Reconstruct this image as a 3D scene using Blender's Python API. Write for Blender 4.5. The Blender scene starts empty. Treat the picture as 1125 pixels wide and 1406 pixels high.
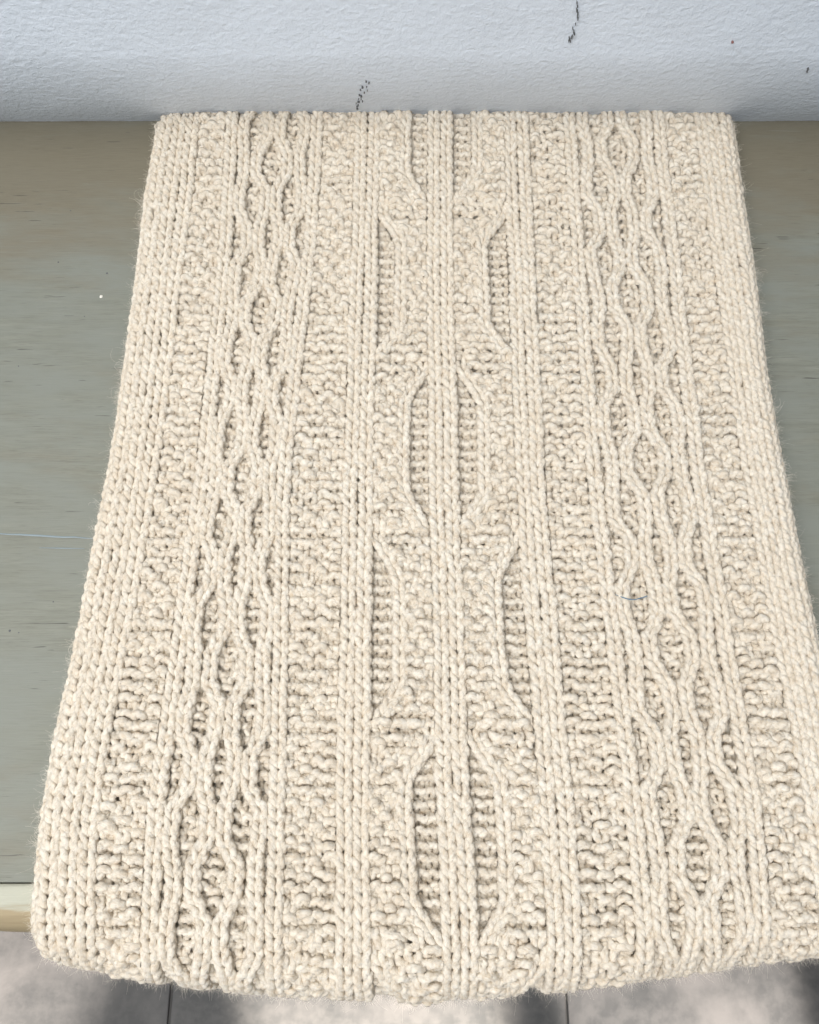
import bpy, bmesh, math, random
import numpy as np
from mathutils import Vector, noise as mnoise

random.seed(4); rng = np.random.default_rng(7)
R_ = math.radians
sc = bpy.context.scene
COL = sc.collection
HB = 0.52                                    # height of the bench top above the floor

# ------------------------------------------------------------------ camera
cam_d = bpy.data.cameras.new('camera'); cam = bpy.data.objects.new('camera', cam_d); COL.objects.link(cam)
cam.location = (0.0, -0.462, HB + 0.464); cam.rotation_euler = (R_(21.0), 0, 0)
cam_d.sensor_fit = 'HORIZONTAL'; cam_d.sensor_width = 36.0; cam_d.lens = 38.816
cam_d.clip_start = 0.01; cam_d.clip_end = 50
sc.camera = cam

# ------------------------------------------------------------------ world and lamps
w = bpy.data.worlds.new('World'); sc.world = w; w.use_nodes = True
w.node_tree.nodes['Background'].inputs[0].default_value = (0.90, 0.945, 1.0, 1)
w.node_tree.nodes['Background'].inputs[1].default_value = 0.13
sc.view_settings.view_transform = 'Standard'; sc.view_settings.look = 'None'
sc.view_settings.exposure = 0.0; sc.view_settings.gamma = 1.0

def lamp(name, kind, loc, target, energy, color, **kw):
    d = bpy.data.lights.new(name, kind); d.energy = energy; d.color = color
    for k, v in kw.items(): setattr(d, k, v)
    o = bpy.data.objects.new(name, d); COL.objects.link(o); o.location = loc
    o.rotation_euler = (Vector(target) - Vector(loc)).to_track_quat('-Z', 'Y').to_euler()
    return o
# the window the room is lit by, to the left and above; sunlit spots on the floor come from low lamps in front
lamp('window_light', 'AREA', (-0.50, -1.60, HB + 1.90), (0.0, -0.25, HB), 51, (0.98, 0.985, 1.0), shape='RECTANGLE', size=1.6, size_y=1.3)
lamp('warm_top_fill', 'AREA', (-0.55, -0.24, HB + 1.35), (0.0, -0.15, HB), 16, (1.0, 0.925, 0.82), shape='RECTANGLE', size=1.3, size_y=1.3)  # unseen overhead lamp, added to warm the light at the back
lamp('floor_sun_middle', 'SPOT', (0.10, -1.15, 0.42), (-0.03, -0.62, 0.0), 205, (1.0, 0.90, 0.79), spot_size=R_(24), spot_blend=0.6, shadow_soft_size=0.01)
lamp('floor_sun_left', 'SPOT', (-0.75, -1.15, 0.42), (-0.455, -0.60, 0.0), 140, (1.0, 0.90, 0.81), spot_size=R_(22), spot_blend=0.6, shadow_soft_size=0.01)
lamp('floor_sun_right', 'SPOT', (0.45, -1.15, 0.42), (0.27, -0.60, 0.0), 115, (1.0, 0.91, 0.83), spot_size=R_(21), spot_blend=0.5, shadow_soft_size=0.01)

# ------------------------------------------------------------------ material helpers
class NT:
    def __init__(s, name):
        s.m = bpy.data.materials.new(name); s.m.use_nodes = True
        s.t = s.m.node_tree; s.b = s.t.nodes['Principled BSDF']
    def n(s, typ, ins=None, **kw):
        x = s.t.nodes.new(typ)
        for k, v in kw.items(): setattr(x, k, v)
        for k, v in (ins or {}).items():
            if isinstance(v, bpy.types.NodeSocket): s.t.links.new(v, x.inputs[k])
            else: x.inputs[k].default_value = v
        return x
    def link(s, a, b): s.t.links.new(a, b)
    def math(s, op, a, b=0.0):
        x = s.n('ShaderNodeMath', {0: a, 1: b}, operation=op); return x.outputs[0]
    def noise(s, vec, scale, detail=4, rough=0.55, dist=0.0):
        return s.n('ShaderNodeTexNoise', {'Vector': vec, 'Scale': scale, 'Detail': detail, 'Roughness': rough, 'Distortion': dist}).outputs['Fac']
    def ramp(s, fac, stops):
        x = s.n('ShaderNodeValToRGB', {0: fac}); e = x.color_ramp.elements
        while len(e) < len(stops): e.new(0.5)
        for i, (p, c) in enumerate(stops):
            e[i].position = p; e[i].color = (*c, 1) if len(c) == 3 else c
        return x.outputs[0]
    def mix(s, fac, a, b):
        x = s.n('ShaderNodeMix', data_type='RGBA')
        for k, v in ((0, fac), (6, a), (7, b)):
            if isinstance(v, bpy.types.NodeSocket): s.t.links.new(v, x.inputs[k])
            else: x.inputs[k].default_value = v if not isinstance(v, tuple) or len(v) == 4 else (*v, 1)
        return x.outputs[2]
    def map(s, vec, scale=(1, 1, 1), loc=(0, 0, 0)):
        return s.n('ShaderNodeMapping', {'Vector': vec, 'Scale': scale, 'Location': loc}).outputs[0]
    def bump(s, h, strength, dist):
        x = s.n('ShaderNodeBump', {'Height': h, 'Strength': strength, 'Distance': dist})
        return x
def g(v): return (v, v, v)

# wall plaster
N = NT('white_plaster'); oc = N.n('ShaderNodeTexCoord').outputs['Object']
big = N.noise(oc, 9, 3); fine = N.noise(oc, 380, 5, 0.6); mid = N.noise(N.map(oc, (1, 1, 1.4)), 240, 3, 0.5, 0.5)
N.link(N.mix(big, (0.61, 0.68, 0.775), (0.67, 0.735, 0.825)), N.b.inputs['Base Color'])
b1 = N.bump(fine, 0.35, 0.0012); b2 = N.bump(mid, 0.5, 0.0013); N.link(b1.outputs[0], b2.inputs['Normal'])
N.link(b2.outputs[0], N.b.inputs['Normal']); N.b.inputs['Roughness'].default_value = 0.6
M_WALL = N.m
N = NT('dark_chip'); N.b.inputs['Base Color'].default_value = (0.11, 0.117, 0.122, 1); N.b.inputs['Roughness'].default_value = 0.9
M_CHIP = N.m
N = NT('rust_chip'); N.b.inputs['Base Color'].default_value = (0.22, 0.10, 0.09, 1); N.b.inputs['Roughness'].default_value = 0.9
M_RUST = N.m

# worn grey-green bench paint
N = NT('worn_bench_paint'); oc = N.n('ShaderNodeTexCoord').outputs['Object']
sx = N.n('ShaderNodeSeparateXYZ', {0: oc})
grain = N.noise(N.map(oc, (34, 430, 60)), 1.0, 5, 0.65)
grain2 = N.noise(N.map(oc, (90, 1300, 60)), 1.0, 3, 0.6)
cloud = N.noise(N.map(oc, (17, 44, 5)), 1.0, 5, 0.62, 0.1)
base = N.mix(N.ramp(grain, [(0.25, g(0)), (0.75, g(1))]), (0.160, 0.167, 0.137), (0.226, 0.236, 0.197))
base = N.mix(N.math('MULTIPLY', N.ramp(grain2, [(0.30, g(1)), (0.48, g(0))]), 0.45), base, (0.11, 0.11, 0.09))
base = N.mix(N.ramp(cloud, [(0.38, g(0)), (0.64, g(0.9))]), base, (0.20, 0.214, 0.187))
# the paint is rubbed thin to the brown wood in the back third
backw = N.n('ShaderNodeMapRange', {0: sx.outputs[1], 1: -0.15, 2: -0.045, 3: 0.0, 4: 0.42}).outputs[0]
worn = N.noise(N.map(oc, (9, 34, 5), (3.1, 1.2, 0)), 1.0, 7, 0.66, 0.15)
wf = N.ramp(N.math('ADD', worn, backw), [(0.53, g(0)), (0.84, g(0.85))])
base = N.mix(wf, base, N.mix(grain2, (0.15, 0.13, 0.09), (0.20, 0.18, 0.13)))
crack = N.noise(N.map(oc, (48, 760, 40), (7, 3, 0)), 1.0, 2, 0.5)
cmask = N.noise(N.map(oc, (22, 40, 5), (1, 9, 0)), 1.0, 2)
cf = N.math('MULTIPLY', N.ramp(crack, [(0.69, g(0)), (0.735, g(1))]), N.ramp(cmask, [(0.48, g(0)), (0.56, g(1))]))
base = N.mix(N.math('MULTIPLY', cf, 0.75), base, (0.05, 0.048, 0.04))
pale = N.noise(N.map(oc, (30, 620, 40), (2, 17, 0)), 1.0, 2, 0.5)
base = N.mix(N.math('MULTIPLY', N.ramp(pale, [(0.68, g(0)), (0.76, g(1))]), 0.35), base, (0.25, 0.26, 0.23))
N.link(base, N.b.inputs['Base Color'])
hh = N.math('SUBTRACT', N.math('MULTIPLY', grain2, 0.5), cf)
N.link(N.bump(hh, 0.35, 0.0006).outputs[0], N.b.inputs['Normal'])
N.link(N.ramp(grain, [(0.2, g(0.42)), (0.8, g(0.62))]), N.b.inputs['Roughness'])
M_BENCH = N.m

# raw worn edge
N = NT('bare_edge_wood'); oc = N.n('ShaderNodeTexCoord').outputs['Object']
sx = N.n('ShaderNodeSeparateXYZ', {0: oc})
gr = N.noise(N.map(oc, (14, 260, 260)), 1.0, 5, 0.65)
pt = N.noise(N.map(oc, (16, 90, 90), (2, 0, 0)), 1.0, 4, 0.6, 0.5)
wood = N.mix(gr, (0.22, 0.168, 0.095), (0.46, 0.385, 0.25))
paint = N.mix(gr, (0.34, 0.345, 0.28), (0.55, 0.55, 0.46))
up = N.n('ShaderNodeMapRange', {0: sx.outputs[1], 1: -0.492, 2: -0.483, 3: -0.25, 4: 0.25}).outputs[0]
N.link(N.mix(N.ramp(N.math('ADD', pt, up), [(0.42, g(0)), (0.58, g(1))]), wood, paint), N.b.inputs['Base Color'])
N.link(N.bump(gr, 0.4, 0.001).outputs[0], N.b.inputs['Normal']); N.b.inputs['Roughness'].default_value = 0.7
M_EDGE = N.m

# floor tile
def tile_mat():
    N = NT('grey_cement_tile'); oc = N.n('ShaderNodeTexCoord').outputs['Object']
    inf = N.n('ShaderNodeObjectInfo').outputs['Random']
    off = N.n('ShaderNodeVectorMath', {0: oc, 1: N.n('ShaderNodeCombineXYZ', {0: N.math('MULTIPLY', inf, 31.0), 1: N.math('MULTIPLY', inf, 17.0), 2: 0.0}).outputs[0]}, operation='ADD').outputs[0]
    a = N.noise(off, 9, 6, 0.62, 0.3); b = N.noise(off, 60, 4, 0.6)
    c = N.ramp(a, [(0.36, (0.042, 0.044, 0.045)), (0.5, (0.068, 0.068, 0.068)), (0.64, (0.128, 0.123, 0.120))])
    c = N.mix(N.ramp(b, [(0.42, g(0)), (0.62, g(0.4))]), c, (0.125, 0.121, 0.118))
    N.link(c, N.b.inputs['Base Color']); N.b.inputs['Roughness'].default_value = 0.55
    N.link(N.bump(b, 0.1, 0.001).outputs[0], N.b.inputs['Normal'])
    return N.m
M_TILE = tile_mat()
N = NT('dark_grout'); N.b.inputs['Base Color'].default_value = (0.085, 0.083, 0.08, 1); N.b.inputs['Roughness'].default_value = 0.95
M_GROUT = N.m

# cream wool
N = NT('cream_wool'); tc = N.n('ShaderNodeTexCoord'); uv = N.n('ShaderNodeSeparateXYZ', {0: tc.outputs['UV']})
oc = tc.outputs['Object']
ph = N.math('ADD', N.math('MULTIPLY', uv.outputs[0], 1050.0), N.math('MULTIPLY', uv.outputs[1], 12.566))
fib = N.noise(N.n('ShaderNodeCombineXYZ', {0: N.math('MULTIPLY', ph, 1.3), 1: N.math('MULTIPLY', uv.outputs[0], 420.0), 2: 0.0}).outputs[0], 1.0, 3, 0.6)
mott = N.noise(oc, 230, 4, 0.65); broad = N.noise(oc, 14, 3)
c = N.mix(N.ramp(mott, [(0.33, g(0)), (0.67, g(1))]), (0.565, 0.468, 0.348), (0.815, 0.762, 0.665))
c = N.mix(N.ramp(fib, [(0.42, g(0)), (0.72, g(0.75))]), c, (0.87, 0.835, 0.765))
c = N.mix(N.ramp(broad, [(0.35, g(0)), (0.65, g(0.35))]), c, (0.70, 0.615, 0.50))
N.link(c, N.b.inputs['Base Color']); N.b.inputs['Roughness'].default_value = 0.85
N.b.inputs['Subsurface Weight'].default_value = 0.2; N.b.inputs['Subsurface Radius'].default_value = (1.0, 0.88, 0.75); N.b.inputs['Subsurface Scale'].default_value = 0.0013
N.b.inputs['Specular IOR Level'].default_value = 0.15
fib2 = N.noise(oc, 1500, 2, 0.7)
bf = N.bump(fib, 0.7, 0.0007); bp = N.bump(fib2, 0.6, 0.0006); N.link(bf.outputs[0], bp.inputs['Normal'])
N.link(bp.outputs[0], N.b.inputs['Normal'])
M_WOOL = N.m
N = NT('wool_fuzz'); N.b.inputs['Base Color'].default_value = (0.85, 0.79, 0.69, 1); N.b.inputs['Roughness'].default_value = 0.7
N.b.inputs['Specular IOR Level'].default_value = 0.2
M_FUZZ = N.m
N = NT('blue_thread'); N.b.inputs['Base Color'].default_value = (0.10, 0.20, 0.30, 1); M_BLUE = N.m
N = NT('blue_scratch'); N.b.inputs['Base Color'].default_value = (0.22, 0.275, 0.30, 1); M_SCR = N.m
N = NT('white_speck'); N.b.inputs['Base Color'].default_value = (0.72, 0.70, 0.64, 1); M_SPECK = N.m

# ------------------------------------------------------------------ object helpers
def link(name, me, mat=None, parent=None):
    o = bpy.data.objects.new(name, me); COL.objects.link(o)
    if mat: me.materials.append(mat)
    if parent is not None: o.parent = parent
    return o
def empty(name, label, cat, loc=(0, 0, 0)):
    o = bpy.data.objects.new(name, None); COL.objects.link(o); o.location = loc
    o['label'] = label; o['category'] = cat; return o
def grid_mesh(name, V, nu, nv, uv=None, smooth=True, closed_u=False):
    """V: (nu*nv,3) laid out row by row, nv columns"""
    i = np.arange(nu - 1)[:, None] * nv + np.arange(nv - 1)[None, :]
    q = np.stack([i, i + 1, i + nv + 1, i + nv], -1).reshape(-1, 4)
    return quad_mesh(name, V, q, uv, smooth)
def quad_mesh(name, V, q, uv=None, smooth=True):
    me = bpy.data.meshes.new(name); nq = len(q)
    me.vertices.add(len(V)); me.vertices.foreach_set('co', np.ascontiguousarray(V, dtype=np.float32).ravel())
    me.loops.add(nq * 4); me.loops.foreach_set('vertex_index', q.astype(np.int32).ravel())
    me.polygons.add(nq); me.polygons.foreach_set('loop_start', np.arange(0, nq * 4, 4, dtype=np.int32))
    me.polygons.foreach_set('use_smooth', np.full(nq, smooth))
    if uv is not None:
        l = me.uv_layers.new(name='UVMap'); l.data.foreach_set('uv', np.ascontiguousarray(uv, dtype=np.float32).ravel())
    me.update(calc_edges=True); me.validate(); return me
def box_bm(bm, x0, x1, y0, y1, z0, z1, bev=0.0):
    r = bmesh.ops.create_cube(bm, size=1)
    for v in r['verts']:
        v.co = Vector((x0 + (v.co.x + .5) * (x1 - x0), y0 + (v.co.y + .5) * (y1 - y0), z0 + (v.co.z + .5) * (z1 - z0)))
    if bev:
        es = list({e for v in r['verts'] for e in v.link_edges})
        bmesh.ops.bevel(bm, geom=es, offset=bev, segments=2, affect='EDGES', profile=0.5)
def bm_obj(name, bm, mat, parent=None):
    me = bpy.data.meshes.new(name); bm.to_mesh(me); bm.free(); return link(name, me, mat, parent)

# ------------------------------------------------------------------ floor
floor = empty('floor', 'grey cement tile floor below the bench', 'floor'); del floor['category']; del floor['label']
floor['kind'] = 'structure'
bm = bmesh.new(); box_bm(bm, -2.2, 2.2, -2.2, 0.06, -0.03, -0.0025); bm_obj('grout', bm, M_GROUT, floor)
TS = 0.39; JX = -0.2355; JY = -0.84
bm = bmesh.new(); box_bm(bm, 0.001, TS - 0.001, 0.001, TS - 0.001, -0.012, 0.0, 0.0012)
tm = bpy.data.meshes.new('tile'); bm.to_mesh(tm); bm.free(); tm.materials.append(M_TILE)
for i in range(-4, 5):
    for j in range(-2, 3):
        if j == 2 and False: continue
        o = bpy.data.objects.new('tile', tm); COL.objects.link(o); o.parent = floor
        o.location = (JX + i * TS, JY + j * TS - 0.0, random.uniform(-.0004, .0004))

# ------------------------------------------------------------------ wall (real trowelled relief; the foot is shaped to curve back so that it shades darker)
def fbm(x, z, s, o=3):
    return mnoise.fractal(Vector((x * s, z * s, 3.3)), 0.8, 2.1, o)
nx, nz = 560, 190
xs = np.linspace(-0.42, 0.42, nx); zs = HB - 0.035 + np.linspace(0, 0.23, nz)
def wall_y(z):                                # profile bulging forward above the bench, shaped to darken the foot
    h = np.clip((0.080 - (z - HB)) / 0.080, 0, 1.4)
    return -0.030 + 0.030 * h ** 1.6
V = np.empty((nz, nx, 3))
for a, z in enumerate(zs):
    for b, x in enumerate(xs):
        d = 0.00017 * fbm(x, z * 1.3, 300, 2) + 0.0007 * fbm(x, z, 16, 2)
        V[a, b] = (x, -d + wall_y(z), z)
me = grid_mesh('wall', V.reshape(-1, 3), nz, nx)
wall = link('wall', me, M_WALL); wall['kind'] = 'structure'
# the rest of the wall around the close-up
def wall_panel(x0, x1, z0, z1, n=24):
    zz = np.linspace(z0, z1, n); P = np.array([[(x, wall_y(z) if z < HB + .09 else -0.030, z) for x in (x0, x1)] for z in zz]).reshape(-1, 3)
    return P, n
for (x0, x1, z0, z1) in ((-2.2, -0.42, HB - .035, HB + .195), (0.42, 2.2, HB - .035, HB + .195), (-2.2, 2.2, HB + .195, 1.6)):
    P, n = wall_panel(x0, x1, z0, z1); o = link('wall_panel', grid_mesh('wall_panel', P, n, 2), M_WALL, wall)
P = np.array([[(x, y, z) for x in (-2.2, 2.2)] for y, z in ((0.05, -0.02), (0.05, HB - .034))]).reshape(-1, 3)
link('wall_panel', grid_mesh('wall_panel', P, 2, 2), M_WALL, wall)

def chips(name, pts, mat):
    """small broken-out flakes of plaster, each an irregular little plate"""
    bm = bmesh.new()
    for (x, z, r) in pts:
        k = random.randint(5, 8); ring = []
        a0 = random.random() * 6.28
        for t in range(k):
            a = a0 + 6.283 * t / k; rr = r * random.uniform(0.55, 1.25)
            px, pz = x + rr * math.cos(a), HB + z + rr * math.sin(a) * 1.15
            ring.append(bm.verts.new((px, float(wall_y(pz)) - 0.0016, pz)))
        c = bm.verts.new((x, float(wall_y(HB + z)) - 0.0020, HB + z))
        back = [bm.verts.new((v.co.x, v.co.y + 0.004, v.co.z)) for v in ring]
        for t in range(k):
            bm.faces.new((c, ring[t], ring[(t + 1) % k])); bm.faces.new((ring[(t + 1) % k], ring[t], back[t], back[(t + 1) % k]))
    return bm_obj(name, bm, mat, wall)
def along(path, n, r, jit):
    out = []
    P = np.array(path); s = np.linspace(0, len(P) - 1, n)
    for q in s:
        i = min(int(q), len(P) - 2); f = q - i; p = P[i] * (1 - f) + P[i + 1] * f
        if random.random() < 0.8:
            out.append((p[0] + random.gauss(0, jit), p[1] + random.gauss(0, jit), r * random.uniform(0.45, 1.15)))
    return out
chips('crack', along([(0.0909, 0.1153), (0.0929, 0.1064), (0.0925, 0.0971), (0.0923, 0.0933), (0.0908, 0.0899)], 24, 0.0005, 0.0004), M_CHIP)
chips('crack', along([(-0.0253, 0.0585), (-0.0291, 0.0467), (-0.0331, 0.0329), (-0.0351, 0.0243)], 24, 0.00055, 0.0013), M_CHIP)
chips('pit', [(0.2361, 0.0699, 0.0006), (0.2364, 0.0674, 0.0004)], M_CHIP)
chips('pit', [(0.1844, 0.0895, 0.0006)], M_RUST)

# ------------------------------------------------------------------ bench
bench = empty('bench', 'grey-green painted wooden bench with worn pale front edge against the white wall', 'bench')
bm = bmesh.new(); box_bm(bm, -0.80, 0.80, -0.4763, 0.0265, HB - 0.032, HB, 0.0012); bm_obj('seat_board', bm, M_BENCH, bench)
prof = [(-0.4769, -0.031), (-0.4769, -0.0014), (-0.4795, -0.0012), (-0.4855, -0.0016), (-0.491, -0.0034), (-0.4955, -0.0070), (-0.4985, -0.0125), (-0.4995, -0.019), (-0.4985, -0.026), (-0.495, -0.031)]
nxs = 200; V = []
for x in np.linspace(-0.80, 0.80, nxs):
    for (y, z) in prof:
        d = 0.0007 * fbm(x, y + z, 45, 3) if y < -0.478 else 0
        V.append((x, y + d, HB + z + d * 0.8))
m_ = len(prof); q = []
for i in range(nxs - 1):
    for j in range(m_): q.append((i * m_ + j, i * m_ + (j + 1) % m_, (i + 1) * m_ + (j + 1) % m_, (i + 1) * m_ + j))
link('edge_strip', quad_mesh('edge_strip', np.array(V), np.array(q)), M_EDGE, bench)
for lx in (-0.70, 0.70):
    for ly in (-0.42, -0.05):
        bm = bmesh.new(); box_bm(bm, lx - .025, lx + .025, ly - .025, ly + .025, 0.0, HB - 0.032, 0.002); bm_obj('leg', bm, M_BENCH, bench)
for ly in (-0.42, -0.05):
    bm = bmesh.new(); box_bm(bm, -0.674, 0.674, ly - .011, ly + .011, HB - 0.09, HB - 0.0325, 0.001); bm_obj('rail', bm, M_BENCH, bench)
# a blue line drawn on the paint, flecks of paint on the board
def strip(name, pts, wd, mat, parent, z):
    V = []
    for i, (x, y) in enumerate(pts):
        k = wd * (0.35 + 0.65 * math.sin(math.pi * min(max(i / (len(pts) - 1), 0.06), 0.97)))
        V += [(x, y - k, z), (x, y, z + 0.0002), (x, y + k, z)]
    return link(name, grid_mesh(name, np.array(V), len(pts), 3), mat, parent)
strip('blue_line', [(-0.236 + i * 0.0062, -0.2966 - 0.0029 * i / 9 + random.gauss(0, .00012)) for i in range(11)], 0.00055, M_SCR, bench, HB + 0.0003)
strip('blue_line', [(-0.205 + i * 0.005, -0.3052 - 0.0006 * i / 6) for i in range(6)], 0.0003, M_SCR, bench, HB + 0.0003)
def fleck(name, x, y, r, mat, parent):
    bm = bmesh.new(); bmesh.ops.create_icosphere(bm, subdivisions=2, radius=r)
    for v in bm.verts:
        v.co *= 1 + 0.35 * mnoise.noise(v.co * 900 + Vector((x * 99, y * 77, 0))); v.co.z *= 0.35; v.co += Vector((x, y, HB + r * .1))
    return bm_obj(name, bm, mat, parent)
fleck('paint_fleck', -0.1915, -0.1405, 0.0010, M_SPECK, bench)
for (x, y, r) in ((-0.2218, -0.115, .0007), (-0.19, -0.1233, .0009), (-0.193, -0.336, .0006), (-0.2195, -0.075, .0006), (-0.214, -0.352, .0009), (-0.209, -0.353, .0005), (-0.235, -0.19, .0006), (-0.20, -0.155, .0005)):
    fleck('pit', x, y, r * 0.7, M_CHIP, bench)

# ================================================================== the knitted scarf
scarf = empty('knitted_scarf', 'cream wool cable-knit scarf laid over the bench, front end hanging over its edge', 'scarf', (0, 0, 0))
ZT = 0.0148                                   # middle of the top layer above the bench
# measured lines running down the knit: (knit row, metres from the middle)
LINES = {
    'edge_l': ([1.9, 8.7, 14.3, 26.0, 39.0, 44.0, 51.5, 59.9, 66.3, 68.8, 72.1], [-0.1681, -0.1696, -0.169, -0.1683, -0.1704, -0.1724, -0.1744, -0.1787, -0.1795, -0.18, -0.1779]),
    'band_l': ([1.9, 15.9, 39.0, 66.3, 74.6], [-0.1366, -0.1364, -0.1385, -0.1494, -0.1437]),
    'a': ([1.9, 15.9, 39.0, 66.3, 74.6], [-0.1159, -0.1124, -0.1141, -0.1217, -0.119]),
    'b': ([1.9, 15.9, 39.0, 66.3, 74.6], [-0.0599, -0.0611, -0.0693, -0.0632, -0.062]),
    'c': ([1.9, 15.9, 39.0, 66.3, 74.6], [-0.0272, -0.0273, -0.0281, -0.0273, -0.0256]),
    'm': ([1.9, 15.9, 39.0, 66.3, 74.6], [0.0203, 0.0186, 0.0189, 0.0212, 0.0235]),
    'd': ([1.9, 15.9, 39.0, 66.3, 74.6], [0.0694, 0.0683, 0.0663, 0.0706, 0.0706]),
    'e': ([1.9, 15.9, 39.0, 66.3, 74.6], [0.1047, 0.1026, 0.1017, 0.1077, 0.1078]),
    'f': ([1.9, 15.9, 39.0, 66.3, 74.6], [0.1619, 0.1609, 0.1588, 0.1655, 0.1616]),
    'band_r': ([1.9, 15.9, 39.0, 66.3, 74.6], [0.1858, 0.1848, 0.1835, 0.1904, 0.1886]),
    'edge_r': ([1.9, 14.3, 26.0, 36.0, 40.5, 44.8, 49.1, 66.3], [0.2149, 0.2131, 0.211, 0.2102, 0.2113, 0.2123, 0.2127, 0.2156]),
}
RG = np.arange(-12, 112.01, 0.5)
def smooth(v, n=11):
    k = np.hanning(n + 2)[1:-1]; k /= k.sum(); return np.convolve(np.pad(v, n // 2, mode='edge'), k, 'valid')
CUR = {k: smooth(np.interp(RG, *v), 17) for k, v in LINES.items()}
def line(k):
    c = CUR[k]; return lambda r: np.interp(r, RG, c)
XL, XR = line('edge_l'), line('edge_r')
SIL_X = [-0.21, -0.17, -0.13, -0.06, 0.0, 0.08, 0.16, 0.21]
SIL_Y = [-0.504, -0.5085, -0.5150, -0.5220, -0.5240, -0.5190, -0.5090, -0.5045]
RF, RB, TB, RSD = 0.024, 0.0068, 0.0135, 0.0085
def t_of_r(r):
    r = np.asarray(r, float); return -6.764e-6 * r * r + 7.11594e-3 * r + 0.00393
def surface(x, r, off):
    """a point of the knit: x across, r knit row, off above the layer -> position, normal"""
    x, r, off = np.broadcast_arrays(np.asarray(x, float), np.asarray(r, float), np.asarray(off, float))
    t = t_of_r(r)
    # across: the two long edges roll down to the board
    xl = XL(r) + 0.0035; xr = XR(r) - 0.0035
    dl = np.maximum(xl + RSD - x, 0); dr = np.maximum(x - (xr - RSD), 0)
    d = np.maximum(dl, dr); sg = np.where(dr > 0, 1.0, -1.0)
    ph = np.minimum(d / RSD, np.pi / 2); ex = np.maximum(d - RSD * np.pi / 2, 0)
    lat = np.where(dl > 0, xl + RSD - RSD * np.sin(ph), np.where(dr > 0, xr - RSD + RSD * np.sin(ph), x))
    drop = RSD * (1 - np.cos(ph)) + ex
    lat = lat + off * np.sin(ph) * sg; up = off * np.cos(ph) - drop
    # along: back fold, flat, front bend, hanging
    ys = np.interp(lat, SIL_X, SIL_Y); tf = -(ys + RF)
    a = np.clip((t - tf) / RF, 0, np.pi / 2); hang = np.maximum(t - tf - RF * np.pi / 2, 0)
    bk = np.clip((TB - t) / RB, 0, 2.6)
    y = -np.clip(t, TB, tf) - RF * np.sin(a) + RB * np.sin(bk)
    z = HB + ZT - RF * (1 - np.cos(a)) - hang - RB * (1 - np.cos(bk))
    ny = -np.sin(a) + np.sin(bk); nz = np.cos(a) * np.cos(bk)
    # gentle unevenness of the laid cloth
    wob = 0.0009 * np.sin(lat * 41 + 1.3) * np.sin(t * 23 + lat * 9) + 0.0006 * np.sin(lat * 90 + t * 55)
    up = up + wob * (a < 0.2)
    P = np.stack([lat, y + ny * up, z + nz * up], -1)
    Nn = np.stack([np.sin(ph) * sg, ny * np.cos(ph), nz * np.cos(ph)], -1)
    return P, Nn

NSEG = 24                                     # points on a whole loop; a knit column shows only its two legs, 13 points each
TT = np.linspace(0, 2 * np.pi, NSEG)
LEG = np.linspace(0.42, 2.72, 13)
def stitches(cx, rows, width, kind, zoff, zend_l, zend_r, tt=None, H=1.0, A=0.20, D=0.0015, jit=1.0, zst=0.0, yst=0.0):
    """one loop per entry of rows. cx(r): centre line; kind +1 knit (legs in front) / -1 purl.
    returns loop points (S,NSEG,3) and normals"""
    rows = np.asarray(rows, float); S = len(rows)
    kind = np.broadcast_to(np.asarray(kind, float), (S,))[:, None]
    zl = np.broadcast_to(np.asarray(zend_l, float), (S,))[:, None]; zr = np.broadcast_to(np.asarray(zend_r, float), (S,))[:, None]
    T = (TT if tt is None else tt)[None, :] + np.zeros((S, 1))
    Hs = H * (1 + jit * rng.normal(0, .06, (S, 1))); As = A * (1 + jit * rng.normal(0, .15, (S, 1)))
    lx = T / (2 * np.pi) - 0.5 + As * np.sin(2 * T)
    ly = Hs * np.cos(T)
    mid = np.sin(T / 2) ** 2                          # 0 at the ends, so neighbours stay joined
    lx = lx + mid * jit * rng.normal(0, .055, (S, 1)); ly = ly + mid * jit * rng.normal(0, .07, (S, 1)) + (jit > 1.2) * mid * rng.normal(0, .10, (S, 1))
    lx = lx + 0.05 * jit * mid * np.cos(T) * rng.normal(0, 1, (S, 1))
    c2 = np.cos(2 * T); zz = -kind * np.sign(c2) * np.abs(c2) ** np.where(kind > 0, 0.75, 0.85)
    e = np.cos(T) ** 2 * (np.cos(T) > 0)
    zend = np.where(T < np.pi, zl, zr)
    zz = zz + (zend + kind) * e
    ly = ly + mid * np.broadcast_to(np.asarray(yst, float), (S,))[:, None]
    off = D * zz + np.sin(T / 2) * np.broadcast_to(np.asarray(zst, float), (S,))[:, None] + mid * jit * rng.normal(0, .00022, (S, 1))
    r = rows[:, None] + ly
    wd = width(r) if callable(width) else width
    zo = zoff(r) if callable(zoff) else zoff
    return surface(cx(r) + lx * wd, r, off + zo)

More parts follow.
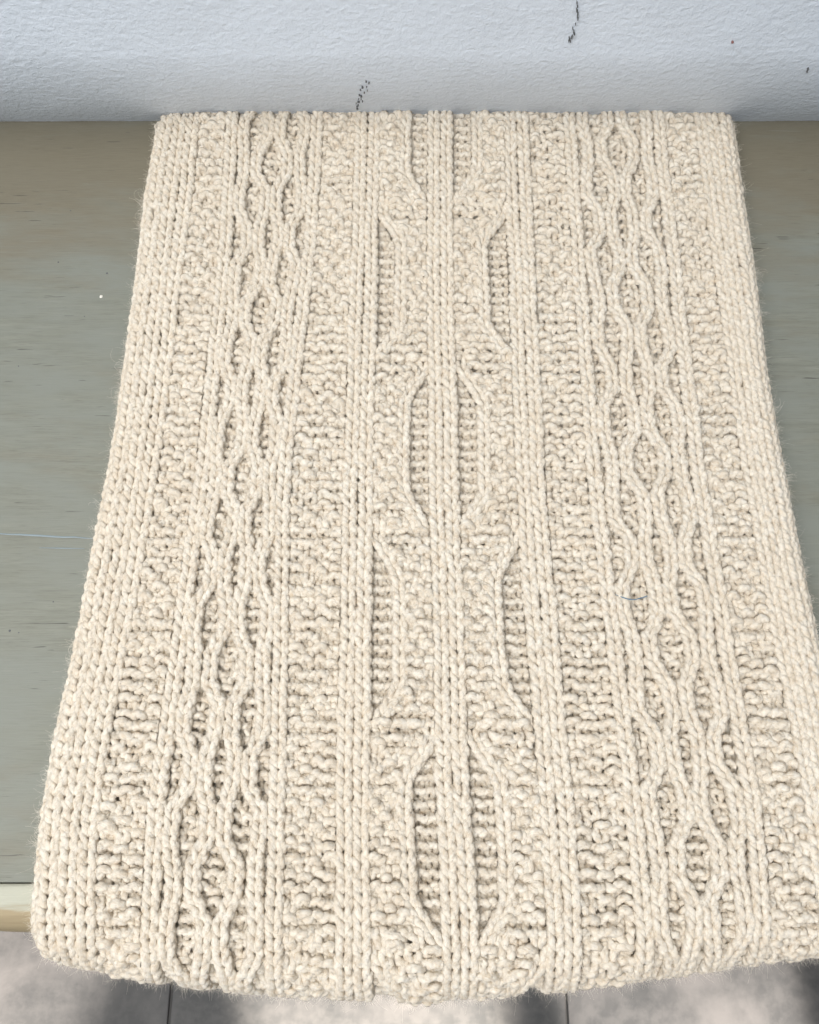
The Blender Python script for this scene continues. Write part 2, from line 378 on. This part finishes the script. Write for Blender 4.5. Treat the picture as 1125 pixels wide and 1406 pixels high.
def tube(P, Nn, rad, name, parent=None, mat=None, plies=2, k=6, pitch=0.0076, sample=True):
    """sweep a yarn along each path: two twisted plies, each a tube of its own"""
    S, n, _ = P.shape
    T = np.gradient(P, axis=1); T /= np.linalg.norm(T, axis=-1, keepdims=True) + 1e-12
    B = np.cross(T, Nn); bl = np.linalg.norm(B, axis=-1, keepdims=True); B = B / np.maximum(bl, 1e-6); C = np.cross(B, T)
    L = np.concatenate([np.zeros((S, 1)), np.cumsum(np.linalg.norm(np.diff(P, axis=1), axis=-1), axis=1)], 1)
    Lr = L + rng.uniform(0, 1, (S, 1))
    f = np.linspace(0, 2 * np.pi, k, endpoint=False)[None, None, :]
    R = np.broadcast_to(np.asarray(rad, float), (S,))[:, None] * (1 + rng.normal(0, .05, (S, 1))) * (1 + 0.05 * np.sin(Lr * 700))
    pj = 1 + rng.normal(0, .14, (S, 1))
    Vs, Qs, Us = [], [], []; base = 0
    vv = np.arange(k + 1) / k
    for a in range(plies):
        if plies > 1:
            th = 2 * np.pi * (Lr / (pitch * pj) + a / plies)
            ctr = P + (0.21 * R)[..., None] * (np.cos(th)[..., None] * B + np.sin(th)[..., None] * C); rr = 0.83 * R * (1 + rng.normal(0, .06, (S, 1)))
        else: ctr, rr = P, R
        V = ctr[:, :, None, :] + rr[:, :, None, None] * (np.cos(f)[..., None] * B[:, :, None, :] + np.sin(f)[..., None] * C[:, :, None, :])
        idx = np.arange(S * n * k).reshape(S, n, k) + base; base += S * n * k
        q = np.stack([idx[:, :-1, :], np.roll(idx, -1, 2)[:, :-1, :], np.roll(idx, -1, 2)[:, 1:, :], idx[:, 1:, :]], -1).reshape(-1, 4)
        ua = np.broadcast_to(Lr[:, :-1, None], (S, n - 1, k)); ud = np.broadcast_to(Lr[:, 1:, None], (S, n - 1, k))
        v0 = np.broadcast_to(vv[None, None, :-1], (S, n - 1, k)); v1 = np.broadcast_to(vv[None, None, 1:], (S, n - 1, k))
        Us.append(np.stack([np.stack([ua, v0], -1), np.stack([ua, v1], -1), np.stack([ud, v1], -1), np.stack([ud, v0], -1)], 3).reshape(-1, 2))
        Vs.append(V.reshape(-1, 3)); Qs.append(q)
    me = quad_mesh(name, np.concatenate(Vs), np.concatenate(Qs), np.concatenate(Us))
    if sample: SAMPLES.append((P.reshape(-1, 3), Nn.reshape(-1, 3)))
    return link(name, me, mat or M_WOOL, parent)
SAMPLES = []
R0, R1 = -1, 85
ROWS = np.arange(R0, R1 + 1)

def base_sheet(name, fl, fr, off=-0.0028, parent=scarf, nx=7):
    """the web of the knit behind the loops of one band"""
    r = np.arange(R0 - 0.5, R1 + 1, 0.5); u = np.linspace(0, 1, nx)
    X = fl(r)[:, None] * (1 - u) + fr(r)[:, None] * u
    P, _ = surface(X, np.broadcast_to(r[:, None], X.shape), off + 0.0003 * np.sin(X * 700) * np.sin(r[:, None] * 6.28))
    uv = None
    return link(name, grid_mesh(name, P.reshape(-1, 3), len(r), nx), M_WOOL, parent)
def shift(f, d): return lambda r: f(r) + d

WK = 0.0083                                   # width of a knit column in the ribs
RY, RYG, RYM = 0.00208, 0.00185, 0.00232
def wobble(cx, amp=0.00022):
    a = rng.uniform(0, 6.28, 3)
    return lambda r: cx(r) + amp * (np.sin(np.asarray(r) * .33 + a[0]) + .7 * np.sin(np.asarray(r) * .81 + a[1]) + .5 * np.sin(np.asarray(r) * 1.7 + a[2]))
def knit_column(name, cx, rows, width, zoff, parent, rad=None, **kw):
    """both legs of every stitch of one knit column"""
    rad = RY if rad is None else rad
    st = rng.bit_generator.state
    P1, N1 = stitches(cx, rows, width, 1, zoff, -1, -1, tt=LEG, jit=0.65, **kw)
    rng.bit_generator.state = st                      # the same unevenness for the other leg of each loop
    P2, N2 = stitches(cx, rows, width, 1, zoff, -1, -1, tt=2 * np.pi - LEG[::-1], jit=0.65, **kw)
    return tube(np.concatenate([P1, P2]), np.concatenate([N1, N2]), rad, name, parent)
def knit_rib(name, cols, zoff, width=WK, rad=RY):
    """cols: centre lines; the part is the web behind, each column of stitches a sub-part"""
    part = base_sheet(name, shift(cols[0], -width * .62), shift(cols[-1], width * .62))
    for cx in cols:
        knit_column('stitch_column', wobble(cx), ROWS, width, zoff, part, rad)
    return part
def edge_band(inner, outer, sgn):
    n = 4
    pitch = lambda r: np.abs(outer(r) - inner(r)) / 3.55
    cols = [(lambda r, j=j: inner(r) + sgn * pitch(r) * (j + 0.5)) for j in range(n)]
    part = base_sheet('edge_band', (lambda r: np.minimum(inner(r), inner(r) + sgn * .040)), (lambda r: np.maximum(inner(r), inner(r) + sgn * .040)), -0.0022, nx=16)
    for cx in cols:
        knit_column('stitch_column', wobble(cx, .00022), ROWS, (lambda r: pitch(r) * 1.05), 0.0006, part, RY * 1.06)
def field(fl, fr, n, rows, kindf, zf, zst, yst, H=0.57, D=0.0018, A=0.21, jit=1.0):
    """the yarn of every row running on through n columns of loops"""
    Ps, Ns = [], []
    for i in range(n):
        cx = lambda r, i=i: fl(r) + (fr(r) - fl(r)) * (i + .5) / n
        wd = lambda r: (fr(r) - fl(r)) / n
        K = lambda j: np.array([kindf(j, r) for r in rows], float)
        kd = K(i); kl = K(i - 1) if i else kd; kr = K(i + 1) if i < n - 1 else kd
        P, Nn = stitches(cx, rows, wd, kd, lambda r, i=i: zf(i, r), -(kd + kl) / 2, -(kd + kr) / 2, H=H, A=A, D=D, jit=jit, zst=np.array([zst(i, r) for r in rows]), yst=np.array([yst(i, r) for r in rows]))
        s0 = 0 if i == 0 else 1
        Ps.append(P[:, s0:]); Ns.append(Nn[:, s0:])
    return np.concatenate(Ps, 1), np.concatenate(Ns, 1)
def purl(i, r): return -1
def flat0(i, r): return 0.0
def shuffle(i, r): return (0.14 if i % 2 else -0.14) + random.gauss(0, .12)
def ground(name, fl, fr, n, kindf, zf, rad=None, zst=flat0, jit=0.8, back=-0.0052, yst=flat0):
    """a band of n columns; kindf(i, row)->+1/-1 ; zf(i, row)->height"""
    part = base_sheet(name, shift(fl, -.001), shift(fr, .001), back)
    P, Nn = field(fl, fr, n, ROWS, kindf, zf, zst, yst, jit=jit)
    tube(P, Nn, rad or RYG, 'stitches', part, k=5)
    return part
SEED = {}
def seed(i, r):
    k = (i % 7, int(r), 0)
    if k not in SEED: SEED[k] = 1 if (i + int(r)) % 2 and random.random() < 0.55 else -1
    return SEED[k]
def knob(i, r): return (-0.0011 if seed(i, r) > 0 else 0.0009 - 0.0008 * ((i + int(r)) % 2)) + random.gauss(0, .0003)
def pebble(i, r): return (0.0007 if (i + int(r)) % 2 else -0.0007) + random.gauss(0, .0004)
def cable(path, zf, rows, parent, width=0.0078):
    return knit_column('cable_column', wobble(path, .0003), rows, width, zf, parent, 0.00203, A=0.19)

A_, B_, C_, M_, D_, E_, F_ = (line(k) for k in 'abcmdef')
BL, BR = line('band_l'), line('band_r')
edge_band(BL, XL, -1); edge_band(BR, XR, 1)
h = WK / 2
for k in (A_, B_, E_, F_): knit_rib('rib', [k], 0.0016)
for k in (C_, M_, D_): knit_rib('double_rib', [shift(k, -h), shift(k, h)], 0.0019)
moss = lambda i, r: 0.0006 + 0.0003 * np.sin(np.asarray(r) * 1.9 + i)
ground('moss_panel', shift(BL, .0005), shift(A_, -h), 3, seed, moss, RYM, knob, 1.3, -0.0030, shuffle)
ground('moss_panel', shift(B_, h), shift(C_, -2 * h), 4, seed, moss, RYM, knob, 1.3, -0.0030, shuffle)
ground('moss_panel', shift(D_, 2 * h), shift(E_, -h), 3, seed, moss, RYM, knob, 1.3, -0.0030, shuffle)
ground('moss_panel', shift(F_, h), shift(BR, -.0005), 3, seed, moss, RYM, knob, 1.3, -0.0030, shuffle)

# ---- centre: a single stitch column wanders between ribs, moss on one side of it and purl on the other
def sstep(a, b, x):
    t = np.clip((x - a) / (b - a), 0, 1); return t * t * (3 - 2 * t)
XR_ROWS = [12, 28, 44, 60, 76, 92]
def section(r):
    r = np.asarray(r, float); return np.searchsorted(np.array(XR_ROWS), r, side='right')
def wander(r):
    """0 = outer rib, 1 = centre rib"""
    r = np.asarray(r, float); s = section(r); a = r - (s * 16 - 4); b = 12 + s * 16 - r      # rows since / until a crossing
    near_out = (s % 2 == 1)
    fo = 0.47 - 0.38 * (1 - sstep(0, 4.2, np.minimum(a, b)))
    fi = 0.53 + 0.40 * (1 - sstep(0, 4.4, np.minimum(a, b)))
    return np.where(near_out, fo, fi)
def centre_panel(lo, hi):
    """lo/hi: outer and inner edge of the field"""
    flip = lo(20) > hi(20)
    p = base_sheet('moss_and_purl_panel', hi if flip else lo, lo if flip else hi, -0.0042)
    path = lambda r: lo(r) + (hi(r) - lo(r)) * wander(r)
    sg = -1.0 if flip else 1.0
    def zc(r):
        near = np.min(np.abs(np.asarray(r)[..., None] - np.array(XR_ROWS)), -1)
        return 0.0020 - 0.0022 * (1 - sstep(0.0, 1.2, near))
    for s in range(7):
        a, b = s * 16 - 4, 12 + s * 16
        cl = lambda f, a=a, b=b: (lambda r: f(np.clip(r, a + .02, b - .02)))
        pa = cl(path)
        rows = np.array([r for r in ROWS if a <= r <= b - 0.35], float)
        if len(rows): knit_column('cable_column', wobble(pa, .0003), rows, 0.0080, zc, p, A=0.19)
        outer_purl = s % 2 == 1
        e = shift(pa, sg * 0.0030) if outer_purl else shift(pa, -sg * 0.0030)      # moss side of the travelling column
        e2 = shift(pa, -sg * 0.0036) if outer_purl else shift(pa, sg * 0.0036)     # purl side
        for edge, other, n, kf, zz, zs, jt, ys in ((e, hi if outer_purl else lo, 3, seed, 0.0018, knob, 1.3, shuffle), (e2, lo if outer_purl else hi, 2, purl, -0.0013, flat0, 1.2, flat0)):
            mn = 0.0028 if n == 2 else 0.001
            rw = np.array([r for r in ROWS if a <= r < b and abs(float(edge(r)) - float(other(r))) > mn and (float(edge(r)) - float(other(r))) * (sg if not (other is hi) else -sg) > 0], float)
            if not len(rw): continue
            l, rr = (edge, other) if float(edge((a + b) / 2)) < float(other((a + b) / 2)) else (other, edge)
            P, Nn = field(l, rr, n, rw, kf, lambda i, r, zz=zz: zz + 0 * np.asarray(r), zs, ys, jit=jt)
            tube(P, Nn, RYM if n == 3 else RYG, 'moss_section' if n == 3 else 'purl_window', p, k=5)
centre_panel(shift(C_, 2 * h), shift(M_, -2 * h))
centre_panel(shift(D_, -2 * h), shift(M_, 2 * h))

# ---- honeycomb panels: four columns that part and meet over purl
PH = [(0.170, 0.322, 0.676, 0.830), (0.14, 0.437, 0.573, 0.86), (0.25, 0.385, 0.615, 0.75), (0.14, 0.437, 0.573, 0.86)]
def lattice_path(lo, hi, j, r0):
    def f(r):
        r = np.asarray(r, float); q = (r - r0) / 4.0 + 0.5; k = np.floor(q).astype(int); u = q - k
        p = np.array([PH[i][j] for i in range(4)])
        cur = p[k % 4]; nxt = p[(k + 1) % 4]
        fr = cur + (nxt - cur) * sstep(0.76, 1.0, u) * 0.5 + 0
        prv = p[(k - 1) % 4]
        fr = fr + (prv - cur) * 0.5 * (1 - sstep(0.0, 0.24, u))
        return lo(r) + (hi(r) - lo(r)) * fr
    return f
def honeycomb(lo, hi, r0):
    p = ground('honeycomb_panel', shift(lo, h), shift(hi, -h), 7, seed, lambda i, r: -0.0016 + 0 * np.asarray(r), 0.0020, knob, 1.2, -0.0046, shuffle)
    for j in range(4):
        cable(lattice_path(lo, hi, j, r0), lambda r: 0.0019 + 0 * np.asarray(r), ROWS, p)
honeycomb(A_, B_, 7.0); honeycomb(E_, F_, 5.5)

# ---- inner layer of the folded scarf, lying on the board under the top layer
r = np.arange(R0 + 1, 78, 0.5); u = np.linspace(0, 1, 40)
X = (XL(r) + .004)[:, None] * (1 - u) + (XR(r) - .004)[:, None] * u
P, _ = surface(X, np.broadcast_to(r[:, None], X.shape), -0.0088 + 0 * X)
o = link('lower_layer', grid_mesh('lower_layer', P.reshape(-1, 3), len(r), 40), M_WOOL, scarf)

# ---- woolly fuzz: fine fibres standing off the yarn
def fuzz(n, lo, hi, rad):
    P = np.concatenate([s[0] for s in SAMPLES]); Nn = np.concatenate([s[1] for s in SAMPLES])
    i = rng.integers(0, len(P), n); p = P[i]; nn = Nn[i]
    k = 5; d = nn * rng.uniform(.2, 1.0, (n, 1)) + rng.normal(0, .75, (n, 3)); d /= np.linalg.norm(d, axis=1, keepdims=True)
    c = rng.normal(0, 1, (n, 3)); c -= (c * d).sum(1, keepdims=True) * d
    ln = rng.gamma(2.2, 0.3, (n, 1)) * (hi - lo) + lo
    s = np.linspace(0, 1, k)[None, :, None]
    pts = (p + d * 0.0008)[:, None, :] + d[:, None, :] * ln[:, None] * s + c[:, None, :] * ln[:, None] * 0.45 * s ** 2
    hc = bpy.data.hair_curves.new('fuzz'); hc.add_curves([k] * n)
    hc.attributes['position'].data.foreach_set('vector', pts.astype(np.float32).ravel())
    ra = hc.attributes.get('radius') or hc.attributes.new('radius', 'FLOAT', 'POINT')
    ra.data.foreach_set('value', np.broadcast_to(np.linspace(rad, rad * .35, k)[None, :], (n, k)).astype(np.float32).ravel())
    hc.materials.append(M_FUZZ)
    o = bpy.data.objects.new('fuzz', hc); COL.objects.link(o); o.parent = scarf; o['kind'] = 'stuff'
fuzz(520000, 0.0010, 0.0034, 0.00003)

def tufts(n, per):
    r0 = rng.uniform(2, 76, n); side = rng.integers(0, 2, n)
    pts = []
    k = 7; s = np.linspace(0, 1, k)[:, None]
    for q in range(n):
        sg = 1 if side[q] else -1
        x = (XR(r0[q]) if side[q] else XL(r0[q])) - sg * .0025
        P, Nn = surface(x, r0[q], 0.001); P = np.array(P).reshape(3); z0 = P[2]
        main = np.array([sg * rng.uniform(.5, 1), rng.normal(0, .6), rng.uniform(-.1, .5)])
        ln = rng.uniform(.0025, .006)
        for _ in range(int(per * rng.uniform(.4, 1.6))):
            d = main + rng.normal(0, .45, 3); d /= np.linalg.norm(d); c = rng.normal(0, 1, 3)
            b = P + rng.normal(0, .0010, 3); l = ln * rng.uniform(.4, 1.2)
            a = rng.uniform(1.5, 5); e = np.cross(d, c)
            pts.append(b + d * l * s + 0.30 * l * (c * np.sin(a * s) * s + e * (1 - np.cos(a * s)) * s))
    pts = np.array(pts)
    pts[..., 2] = np.maximum(pts[..., 2], HB + 0.0004) if True else pts[..., 2]
    n2 = len(pts); hc = bpy.data.hair_curves.new('loose_fibres'); hc.add_curves([k] * n2)
    hc.attributes['position'].data.foreach_set('vector', pts.astype(np.float32).ravel())
    ra = hc.attributes.get('radius') or hc.attributes.new('radius', 'FLOAT', 'POINT')
    ra.data.foreach_set('value', np.broadcast_to(np.linspace(.00004, .000018, k)[None, :], (n2, k)).astype(np.float32).ravel())
    hc.materials.append(M_FUZZ)
    o = bpy.data.objects.new('loose_fibres', hc); COL.objects.link(o); o.parent = scarf; o['kind'] = 'stuff'
tufts(90, 26)

# ------------------------------------------------------------------ blue thread caught on the knit
pts = [(0.107, -0.3362), (0.109, -0.3378), (0.111, -0.3389), (0.1132, -0.3397), (0.1154, -0.3401), (0.1178, -0.3399), (0.12, -0.3393), (0.1222, -0.3385), (0.1244, -0.3374)]
pp = np.array([[(x, y, HB + ZT + 0.0046 - 0.0026 * (abs(i - 4) / 4) ** 4) for i, (x, y) in enumerate(pts)]])
th = tube(pp, np.broadcast_to(np.array([0., 0., 1.]), pp.shape), 0.00027, 'thread', None, M_BLUE, plies=1, sample=False); th['label'] = 'short blue thread caught on the right-hand honeycomb of the scarf'; th['category'] = 'thread'
